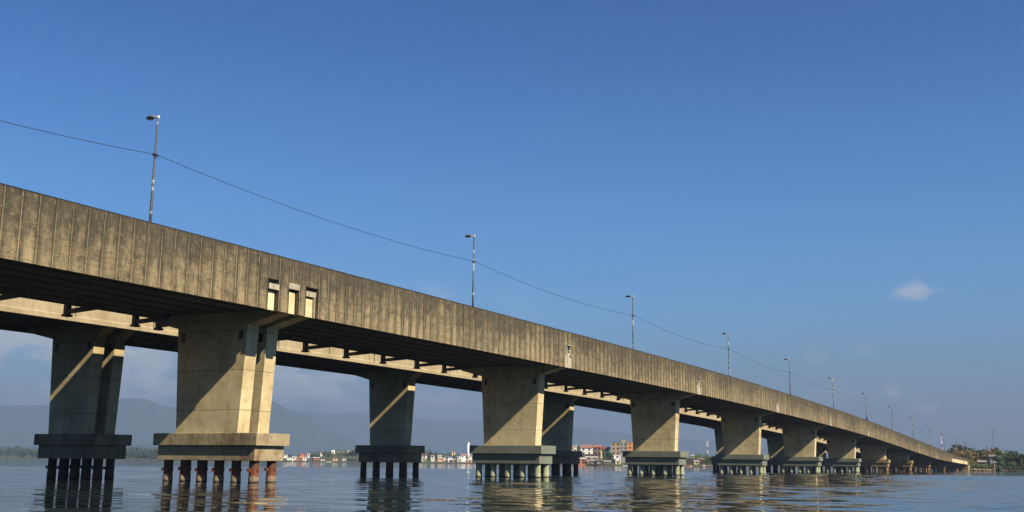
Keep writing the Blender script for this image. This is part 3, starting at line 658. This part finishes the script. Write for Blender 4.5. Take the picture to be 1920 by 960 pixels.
# ---- houses
_mc = {}
def cm(rgb):
    if rgb not in _mc: _mc[rgb] = plain('paint_%d_%d_%d' % rgb, lin(*rgb), .8, .14, .8)
    return _mc[rgb]
WIN = plain('dark_window', (.02, .022, .025), .25, .2, 1)
def house(name, x0, x1, ytop, ybase, ys, D, wall, roof, rc, label, rot=0, dep=None, storeys=1, stilts=False, cat='house', group='houses on the far bank', extra=None, zwin=True):
    pc = (x0+x1)/2; k = D/FPX; wd = (x1-x0)*k; c = at(pc, D); dirv = (c-Vector((CAM.x, CAM.y, 0))).normalized()
    rz = math.atan2(dirv.y, dirv.x)-PI/2+rot
    wd = wd*.94; z0 = max(0.0, (ys-ybase)*k); hh = (ybase-ytop)*k; dep = dep or wd*.8
    gl = land(pc, D+dep*.4); r = empty(name, (c.x, c.y, z0), rz); tag(r, label, cat, group)
    zlow = min(0, gl-z0-.4)
    if stilts:
        zs = .9; m = MB(); 
        for sx in (-.42, .42):
            for sy in (.05, .92): m.box(sx*wd-.08, sx*wd+.08, sy*dep-.08, sy*dep+.08, zlow-1.2, zs)
        m.build('stilts', MAT['bark'], r)
    else: zs = zlow
    roofh = {'flat': .25, 'shed': min(.8, hh*.25), 'gable': min(hh*.38, wd*.28), 'hip': min(hh*.4, wd*.25)}[roof]; wh = hh-roofh
    m = MB()
    if roof == 'gable' : m.prism([(0, zs), (dep, zs), (dep, wh), (dep/2, wh+roofh-.12), (0, wh)], -wd/2, wd/2) if wd >= dep else m.prism_y([(-wd/2, zs), (wd/2, zs), (wd/2, wh), (0, wh+roofh-.12), (-wd/2, wh)], 0, dep)
    else: m.box(-wd/2, wd/2, 0, dep, zs, wh)
    m.build('wall', cm(wall), r)
    m = MB(); o = .3
    if roof == 'flat': m.box(-wd/2-.12, wd/2+.12, -.12, dep+.12, wh, wh+.25)
    elif roof == 'shed': m.prism([(-o, wh-.02), (dep+o, wh+roofh-.1), (dep+o, wh+roofh+.04), (-o, wh+.12)], -wd/2-o, wd/2+o)
    elif roof == 'gable':
        if wd >= dep: m.prism([(-o, wh-.1), (dep/2, wh+roofh-.1), (dep+o, wh-.1), (dep+o, wh+.06), (dep/2, wh+roofh+.08), (-o, wh+.06)], -wd/2-o, wd/2+o)
        else: m.prism_y([(-wd/2-o, wh-.1), (0, wh+roofh-.1), (wd/2+o, wh-.1), (wd/2+o, wh+.06), (0, wh+roofh+.08), (-wd/2-o, wh+.06)], -o, dep+o)
    else:
        a = wd/2+o; m.add([(-a, -o, wh), (a, -o, wh), (a, dep+o, wh), (-a, dep+o, wh), (-a*.4, dep/2, wh+roofh), (a*.4, dep/2, wh+roofh)], [(0, 1, 5, 4), (1, 2, 5), (2, 3, 4, 5), (3, 0, 4), (3, 2, 1, 0)])
    gq = sum(rc)/3.; m.build('roof', cm(tuple(int((.72*q+.28*gq)*.84) for q in rc)), r)
    sh = (wh-max(zs, 0))/storeys; nw = max(1, min(5, int(wd/2.6)))
    if zwin and sh > 1.2:
        for s in range(storeys):
            for i in range(nw):
                x = -wd/2+wd*(i+.5)/nw; door = s == 0 and i == nw//2 and nw > 1
                zb_ = max(zs, 0)+sh*s+(.05 if door else sh*.36); ww = min(.55, wd/nw*.3)
                m = MB(); m.box(x-ww, x+ww, -.04, .05, zb_, max(zs, 0)+sh*s+sh*.82)
                f = m.build('door' if door else 'window', WIN if not door else cm((74, 58, 46)), r)
                if D < 800 and not door:
                    m = MB(); m.box(x-ww-.08, x+ww+.08, -.10, -.045, zb_-.09, zb_); m.build('sill', cm((205, 200, 188)), f)
    return r
YL, YM, YR, YS = 866, 871, 875, 877
W_, CR = (232, 228, 215), (225, 214, 178)
# left town
HL = [(532, 539, 853, 857, 1160, W_, 'shed', (190, 186, 176), 'white shed roof house behind the leftmost waterside huts'), (529, 537, 858.5, 865.5, 1104, (120, 96, 80), 'shed', (210, 205, 195), 'dark waterside hut with a pale roof at the left end of the left town', 1),
 (538, 546.5, 857, 864.5, 1110, W_, 'shed', (150, 140, 130), 'white waterside hut with a wide dark opening', 1), (547, 555, 856, 863.5, 1115, (240, 238, 230), 'gable', (205, 200, 190), 'bright white hut between the open white hut and the orange brick one'), (555, 566, 857, 865, 1108, (188, 120, 78), 'shed', (200, 160, 110), 'orange brick hut in the middle of the left waterside row', 1),
 (561, 574, 850, 857, 1165, (196, 128, 84), 'gable', (168, 84, 60), 'house with a terracotta gable roof behind the orange brick hut'), (568, 574.5, 857.5, 863.5, 1118, W_, 'flat', (190, 180, 160), 'small white flat roofed hut right of the orange brick hut'),
 (576, 580.5, 850, 858, 1150, (238, 234, 220), 'flat', (210, 205, 195), 'narrow tall white house standing over the left waterside row'), (577, 587, 858.5, 865.5, 1106, (78, 88, 100), 'shed', (120, 124, 126), 'blue grey waterside hut on stilts', 1),
 (587, 600, 857, 864, 1106, (170, 88, 58), 'shed', (222, 218, 208), 'long red hut with a white roof by the water', 1), (601, 609.5, 859.5, 864.8, 1104, (226, 222, 210), 'shed', (160, 110, 84), 'low white hut at the right of the long red hut', 1),
 (624, 633, 857.5, 865, 1098, (200, 172, 120), 'shed', (150, 110, 104), 'yellowish hut on stilts below the white hilltop block', 1), (642, 649, 859.5, 864, 1096, W_, 'gable', (200, 196, 190), 'tiny white hut among the trees below the hilltop'),
 (621, 627.5, 843.5, 855, 1190, (240, 236, 224), 'flat', (226, 200, 160), 'white hilltop block, tallest building of the left town'), (632, 642, 846.5, 852, 1200, (236, 232, 220), 'gable', (214, 206, 190), 'long white gabled house on the left hilltop'),
 (644, 652, 849, 853, 1205, (220, 214, 204), 'gable', (190, 170, 150), 'low white house on the hilltop left of the little tower'), (651, 655.5, 844.5, 853, 1200, (244, 240, 230), 'flat', (226, 220, 210), 'little white tower at the right end of the hilltop houses'), (600, 604, 847.5, 852.5, 1195, (236, 230, 214), 'hip', (206, 190, 160), 'small white house alone at the left of the hilltop')]
for h in HL:
    house('house', *h[:4], YL, *h[4:9], rot=random.uniform(-.25, .25), stilts=len(h) > 9)
HMd = [(785, 799, 853, 861, 965, (214, 208, 190), 'hip', (120, 84, 66), 'white veranda house with a brown hipped roof at the left of the middle town'), (785, 792, 863, 869, 926, W_, 'shed', (196, 190, 180), 'white waterside hut below the brown hipped roof', 1),
 (807, 814, 856, 862, 955, (216, 208, 196), 'gable', (186, 160, 140), 'pale gabled house above the pale green hut'), (807.5, 814, 861.5, 867.5, 928, (190, 214, 186), 'shed', (210, 214, 200), 'pale green waterside hut', 1), (820.5, 829, 855.5, 861, 960, (206, 214, 186), 'shed', (222, 224, 204), 'cream house with a flat pale roof before the tree belt'),
 (822, 833, 860.5, 868, 925, (206, 140, 112), 'flat', (216, 206, 186), 'salmon waterside house left of the narrow dark hut', 1), (832, 838, 856.5, 863, 950, (232, 228, 220), 'shed', (120, 116, 120), 'small white house above the salmon waterside house'), (834, 840.5, 863, 869.5, 924, (86, 78, 74), 'shed', (206, 200, 190), 'narrow dark waterside hut', 1),
 (840, 848, 857, 863, 948, (226, 228, 232), 'gable', (96, 110, 140), 'white house with a blue grey roof'), (842, 848, 863.5, 870, 922, (130, 120, 146), 'shed', (186, 150, 150), 'mauve waterside hut left of the yellow orange one', 1), (848.5, 855, 862.5, 870, 920, (226, 160, 80), 'shed', (206, 190, 160), 'yellow orange waterside hut', 1),
 (855, 863, 857, 863, 945, (234, 230, 226), 'shed', (206, 200, 190), 'white house left of the long white block'), (856.5, 866, 862, 869.5, 918, (176, 164, 146), 'flat', (216, 210, 196), 'grey beige waterside hut below the long white block', 1), (863, 885, 853, 862, 950, (232, 228, 222), 'gable', (176, 130, 128), 'long white block with a faded pink roof beside the white tower'),
 (872, 884.5, 863, 870.5, 914, (222, 158, 124), 'shed', (226, 220, 206), 'peach waterside hut next to the green grey cap', 1), (847, 853.5, 849.5, 855, 1010, (230, 214, 176), 'gable', (196, 130, 96), 'cream house peeping above the tree belt'), (886, 900, 859, 869, 925, (190, 180, 170), 'shed', (180, 170, 160), 'grey house hidden behind the green grey cap')]
for h in HMd:
    house('house', *h[:4], YM, *h[4:9], rot=random.uniform(-.25, .25), stilts=len(h) > 9)
HR = [(1062, 1076, 840.5, 850, 760, (186, 176, 176), 'gable', (186, 140, 120), 'pale house with a faded pink roof at the left of the right town', 1), (1076, 1081.5, 837.5, 850, 745, (240, 230, 196), 'flat', (216, 206, 180), 'narrow cream tower house beside the pale house', 2), (1081, 1089, 840, 857, 735, (66, 70, 84), 'flat', (90, 96, 104), 'dark blue grey house left of the white gabled house', 2),
 (1088, 1111, 836.5, 856, 720, (226, 224, 214), 'gable', (176, 118, 92), 'white house with a large terracotta gable roof', 2), (1108, 1113.5, 838, 852, 740, (236, 226, 178), 'flat', (206, 196, 160), 'cream chimney-like house behind the terracotta gable', 2), (1112, 1128, 837, 857, 735, (122, 104, 92), 'gable', (190, 110, 84), 'brown walled house with an orange tiled roof', 2),
 (1126, 1143, 840.5, 857, 715, (232, 214, 130), 'gable', (176, 62, 48), 'yellow walled house with a red roof', 2), (1146, 1163, 831.5, 856, 710, (164, 146, 116), 'flat', (128, 96, 84), 'bare tan concrete block of flats', 3), (1161, 1177, 832.5, 853, 735, (128, 130, 134), 'flat', (110, 110, 112), 'grey multi-storey building with a water tank on its roof', 3),
 (1176, 1187, 830.5, 853, 725, (196, 128, 56), 'flat', (206, 150, 60), 'orange painted block at the right of the grey building', 3), (1078, 1099, 860.5, 872, 672, (176, 112, 80), 'shed', (236, 232, 224), 'orange waterside shack with a white awning roof', 1), (1098, 1122, 858, 866, 690, (150, 130, 116), 'shed', (228, 222, 216), 'long low shed with a white roof behind the bushes', 1),
 (1088, 1124, 854, 858.5, 705, (96, 76, 66), 'flat', (84, 66, 58), 'wide dark brown terrace below the gabled houses', 1), (1151, 1164, 854, 863, 672, (240, 238, 232), 'flat', (226, 222, 214), 'bright white block standing over the water', 1), (1154, 1163, 865, 873, 668, (226, 206, 160), 'flat', (150, 130, 104), 'cream hut directly under the bright white block', 1),
 (1107, 1120, 864, 874, 664, (138, 126, 108), 'shed', (176, 166, 150), 'leftmost of the cluttered grey shacks at the waterline', 1), (1119, 1132, 863.5, 874, 662, (150, 144, 130), 'shed', (120, 112, 100), 'middle one of the cluttered grey shacks, with a dark roof', 1), (1131, 1145, 865, 874, 660, (120, 112, 98), 'shed', (192, 186, 172), 'rightmost of the cluttered grey shacks, with a pale roof', 1),
 (1144, 1154, 862, 873, 664, (52, 50, 64), 'flat', (70, 68, 76), 'dark shed left of the cream hut under the white block', 1)]
for i, h in enumerate(HR):
    r = house('house', *h[:4], YR, *h[4:9], rot=random.uniform(-.12, .3) if i < 10 else random.uniform(-.1, .1), storeys=h[9], stilts=i in (15, 16, 17))
    if 'water tank' in h[8]:
        m = MB(); k = h[4]/FPX; zr = (h[3]-h[2])*k; m.box(-1.2, 1.6, 1, 3.6, zr, zr+2.2); m.box(-1.4, 1.8, .8, 3.8, zr+2.2, zr+2.4); m.build('water_tank', cm((146, 138, 120)), r)
HS = [(1289, 1307, 860.5, 868, 680, (78, 62, 52), 'hip', (116, 86, 72), 'shack with a wide brown roof right of the green grey cap', 1), (1301.5, 1311, 865, 875.5, 668, (206, 204, 130), 'shed', (196, 190, 176), 'small yellow green hut on stilts over the water', 1), (1296, 1302, 856, 861, 720, (224, 220, 214), 'gable', (206, 204, 200), 'small white roofed house among the scrub', 1),
 (1312, 1322, 861, 868, 700, (150, 96, 74), 'gable', (170, 120, 96), 'reddish house half hidden in the scrub', 1)]
for h in HS: house('house', *h[:4], YS, *h[4:9], rot=random.uniform(-.1, .1), storeys=h[9], stilts='stilts' in h[8])
# right bank: long shed, small roofs
YB = 880
house('long_shed', 1786, 1881, 843.5, 858, YB, 505, (112, 78, 46), 'flat', (120, 96, 76), 'long brown flat roofed shed behind the yellowing trees', dep=14, cat='shed', group='sheds on the right bank')
house('shed', 1838, 1857, 854, 866, YB, 470, (38, 36, 44), 'flat', (52, 50, 56), 'dark shed left of the pale house on the right bank', cat='shed', group='sheds on the right bank')
house('house', 1857, 1868, 851, 864, YB, 468, (128, 132, 138), 'gable', (150, 152, 158), 'pale grey house behind the wooden mooring posts', storeys=2)
house('shed', 1834, 1850, 861, 870, YB, 452, (132, 112, 92), 'gable', (168, 146, 124), 'low shed with a tan roof just behind the green bank', cat='shed', group='sheds on the right bank')
house('shed', 1860, 1874, 862, 872, YB, 450, (90, 88, 96), 'gable', (140, 142, 152), 'blue grey roofed shed left of the smaller dark tree', cat='shed', group='sheds on the right bank')

# ---- tower, masts, poles
def pole_thing(name, px, D, ytop, ys, r0, label, cat, mat=None, arm=None):
    b = at(px, D); h = (ys-ytop)*D/FPX; r = empty(name, (b.x, b.y, 0)); tag(r, label, cat, 'poles on the far banks')
    m = MB(); m.tube([(0, 0, 0), (0, 0, h)], [r0, r0*.7], 8); m.build('pole', mat or MAT['bark'], r)
    dirv = (b-CAM); rz = math.atan2(dirv.y, dirv.x)-PI/2; r.rotation_euler = (0, 0, rz)
    if arm == 'cross':
        m = MB(); m.bar((-1.2, 0, h-.5), (1.2, 0, h-.5), .14); m.build('crossarm', MAT['bark'], r)
        for x in (-1.05, -.5, .5, 1.05): m = MB(); m.tube([(x, 0, h-.42), (x, 0, h-.18)], [.07, .05], 6); m.build('insulator', cm((200, 200, 196)), r)
    if arm == 'lamp':
        for s in (-1, 1): m = MB(); m.tube([(0, 0, h-.1), (s*.8, 0, h+.15), (s*1.3, 0, h+.12)], .05, 6); m.box(s*1.6-.35, s*1.6+.35, -.15, .15, h+.02, h+.2); m.build('lamp_arm', MAT['lamp'], r)
    return r
b = at(877.5, 935); hk = 935/FPX
t_ = empty('water_tower', (b.x, b.y, .5)); tag(t_, 'tall white cylindrical tower rising behind the middle town', 'tower')
m = MB(); m.tube([(0, 0, 0), (0, 0, (871-836)*hk)], [1.15, 1.05], 20); m.build('shaft', cm((226, 224, 216)), t_, smooth=True)
m = MB(); z = (871-836)*hk; m.tube([(0, 0, z), (0, 0, z+.5), (0, 0, z+1.6)], [1.05, 1.3, 1.3], 20); m.build('tank', cm((232, 230, 224)), t_)
def mast(px, D, ytop, ys, w0, label):
    b = at(px, D); h = (ys-ytop)*D/FPX; r = empty('lattice_mast', (b.x, b.y, .3)); tag(r, label, 'mast', 'red and white lattice masts')
    ns = 8
    for seg in range(ns):
        m = MB(); za, zb2 = h*seg/ns, h*(seg+1)/ns; wa, wb = w0*(1-.75*seg/ns), w0*(1-.75*(seg+1)/ns)
        cs = [[(sx*w/2, sy*w/2, z) for sx, sy in ((-1, -1), (1, -1), (1, 1), (-1, 1))] for w, z in ((wa, za), (wb, zb2))]
        for i in range(4):
            m.bar(cs[0][i], cs[1][i], .14); m.bar(cs[0][i], cs[1][(i+1) % 4], .13); m.bar(cs[0][(i+1) % 4], cs[1][i], .13); m.bar(cs[1][i], cs[1][(i+1) % 4], .12)
        m.build('mast_section', cm((150, 104, 98)) if seg % 2 == 1 else cm((190, 190, 192)), r)
    for z in (.93, .8, .52):
        for a in range(3):
            m = MB(); m.box(.25*w0+.1, .25*w0+.4, -.2, .2, h*z-1, h*z+1); o = m.build('antenna', cm((226, 222, 222)), r); o.rotation_euler = (0, 0, a*2.1+.4)
    return r
mast(1327, 900, 819, 866, 1.3, 'red and white lattice mast rising behind the scrub between two piers')
mast(1768, 900, 806, 866, 1.2, 'red and white lattice mast behind the far end of the bridge')
pole_thing('utility_pole', 1161.5, 668, 826, YR, .16, 'tall utility pole in front of the bare concrete block', 'pole', arm='cross')
pole_thing('utility_pole', 1084.5, 672, 842, YR, .14, 'thin pole beside the dark blue grey house', 'pole', arm='cross')
pole_thing('antenna_pole', 1306, 800, 840, 868, .14, 'thin dark antenna pole above the small white roofed house', 'pole', MAT['steel_and_shade'])
pole_thing('wooden_pole', 1851.3, 436, 834, YB, .11, 'left one of the twin wooden poles on the right bank', 'pole')
pole_thing('wooden_pole', 1853.6, 434, 832, YB, .11, 'right one of the twin wooden poles on the right bank', 'pole')
pole_thing('utility_pole', 1861.5, 444, 836, YB, .13, 'utility pole with a crossarm on the right bank', 'pole', arm='cross')
pole_thing('floodlight_pole', 1866, 520, 803, YB, .14, 'tall pale twin-armed lamp pole behind the right bank', 'pole', MAT['pole'], arm='lamp')
pole_thing('wire_pole', 1812, 560, 828, YB, .10, 'thin pole above the rounded dark tree', 'pole', MAT['steel_and_shade'])
# mooring posts
for px, D, h, lean, mt, lb in ((1864.5, 418, 2.6, .05, 'cap_old', 'thick pale mooring post standing in the water'), (1860.5, 421, 3.4, .22, 'bark', 'dark leaning mooring post left of the pale one'), (1868, 421, 3.2, -.2, 'bark', 'dark leaning mooring post right of the pale one')):
    b = at(px, D); m = MB(); m.tube([(0, 0, -1), (lean*2, 0, h*.5), (lean*4, 0, h)], [.26, .24, .2], 9)
    tag(m.build('mooring_post', MAT[mt], None, (b.x, b.y, 0)), lb, 'post', 'mooring posts by the right bank')
# rocks along the right bank
def rock(px, D, s, lb):
    b = at(px, D); me = bpy.data.meshes.new('rock'); bm = bmesh.new(); bmesh.ops.create_icosphere(bm, subdivisions=2, radius=s)
    for v in bm.verts: v.co = v.co*(1+.35*noise.noise(v.co*1.3/s+Vector((px, 0, 0)))); v.co.z *= .55
    bm.to_mesh(me); bm.free(); me.materials.append(MAT['cap_brown']); o = bpy.data.objects.new('rock', me); COL.objects.link(o); o.location = (b.x, b.y, .25)
    tag(o, lb, 'rock', 'rocks at the waterline of the right bank')
for i, (px, s) in enumerate(((1812, 1.1), (1820, .9), (1828, 1.2), (1836, .8), (1843, 1.1), (1850, .9), (1856, .8))):
    rock(px, shore(px)-.5, s, ['first', 'second', 'third', 'fourth', 'fifth', 'sixth', 'seventh'][i]+' brown rock from the bridge along the right waterline')
# boats
def boat(px, D, length, hull, cab, label, rot=.2):
    b = at(px, D); d = b-CAM; r = empty('boat', (b.x, b.y, 0), math.atan2(d.y, d.x)-PI/2+rot); tag(r, label, 'boat', 'boats by the far bank')
    m = MB(); secs = [(-.5, .32, .75), (-.2, .42, .62), (.15, .40, .62), (.38, .22, .78), (.5, .02, 1.0)]; vs = []
    for t, wq, hq in secs:
        x = t*length; wy = wq*length*.42; hz = hq*length*.16
        vs += [(x, -wy, hz), (x, -wy*.65, -.15), (x, wy*.65, -.15), (x, wy, hz), (x, wy*.85, hz-.12), (x, -wy*.85, hz-.12)]
    n = 6; fs = [tuple(range(6))]+[(i*n+j, i*n+(j+1) % n, (i+1)*n+(j+1) % n, (i+1)*n+j) for i in range(4) for j in range(n)]
    m.add(vs, fs); m.build('hull', cm(hull), r)
    if cab:
        m = MB(); m.box(-length*.28, length*.08, -length*.1, length*.1, .3, length*.24); m.box(-length*.32, length*.12, -length*.12, length*.12, length*.24, length*.25); m.build('cabin', cm(cab), r)
    return r
boat(1290, 645, 4.6, (214, 140, 96), None, 'low orange brown boat beside the yellow green hut')
boat(1321, 648, 4.2, (120, 44, 38), (236, 234, 230), 'dark red boat with a white cabin near the scrub')
boat(617, 1085, 5.0, (232, 232, 228), None, 'small white boat off the left town')
boat(1176, 640, 5.2, (232, 230, 224), None, 'white boat moored below the bright white block')

# ------------------------------------------------------------------ haze
mz = bpy.data.materials.new('haze_air'); mz.use_nodes = True; t = mz.node_tree; t.nodes.clear()
out = N(t, 'ShaderNodeOutputMaterial'); v = N(t, 'ShaderNodeVolumePrincipled'); v.inputs['Color'].default_value = (.26, .36, .54, 1); v.inputs['Density'].default_value = 1.95e-4; v.inputs['Anisotropy'].default_value = 0.0
t.links.new(v.outputs[0], out.inputs['Volume'])
mb = MB(); mb.box(-11000, 11000, -11000, 11000, -4, 620)
tag(mb.build('haze', mz), 'pale blue haze over river and mountains', kind='stuff')
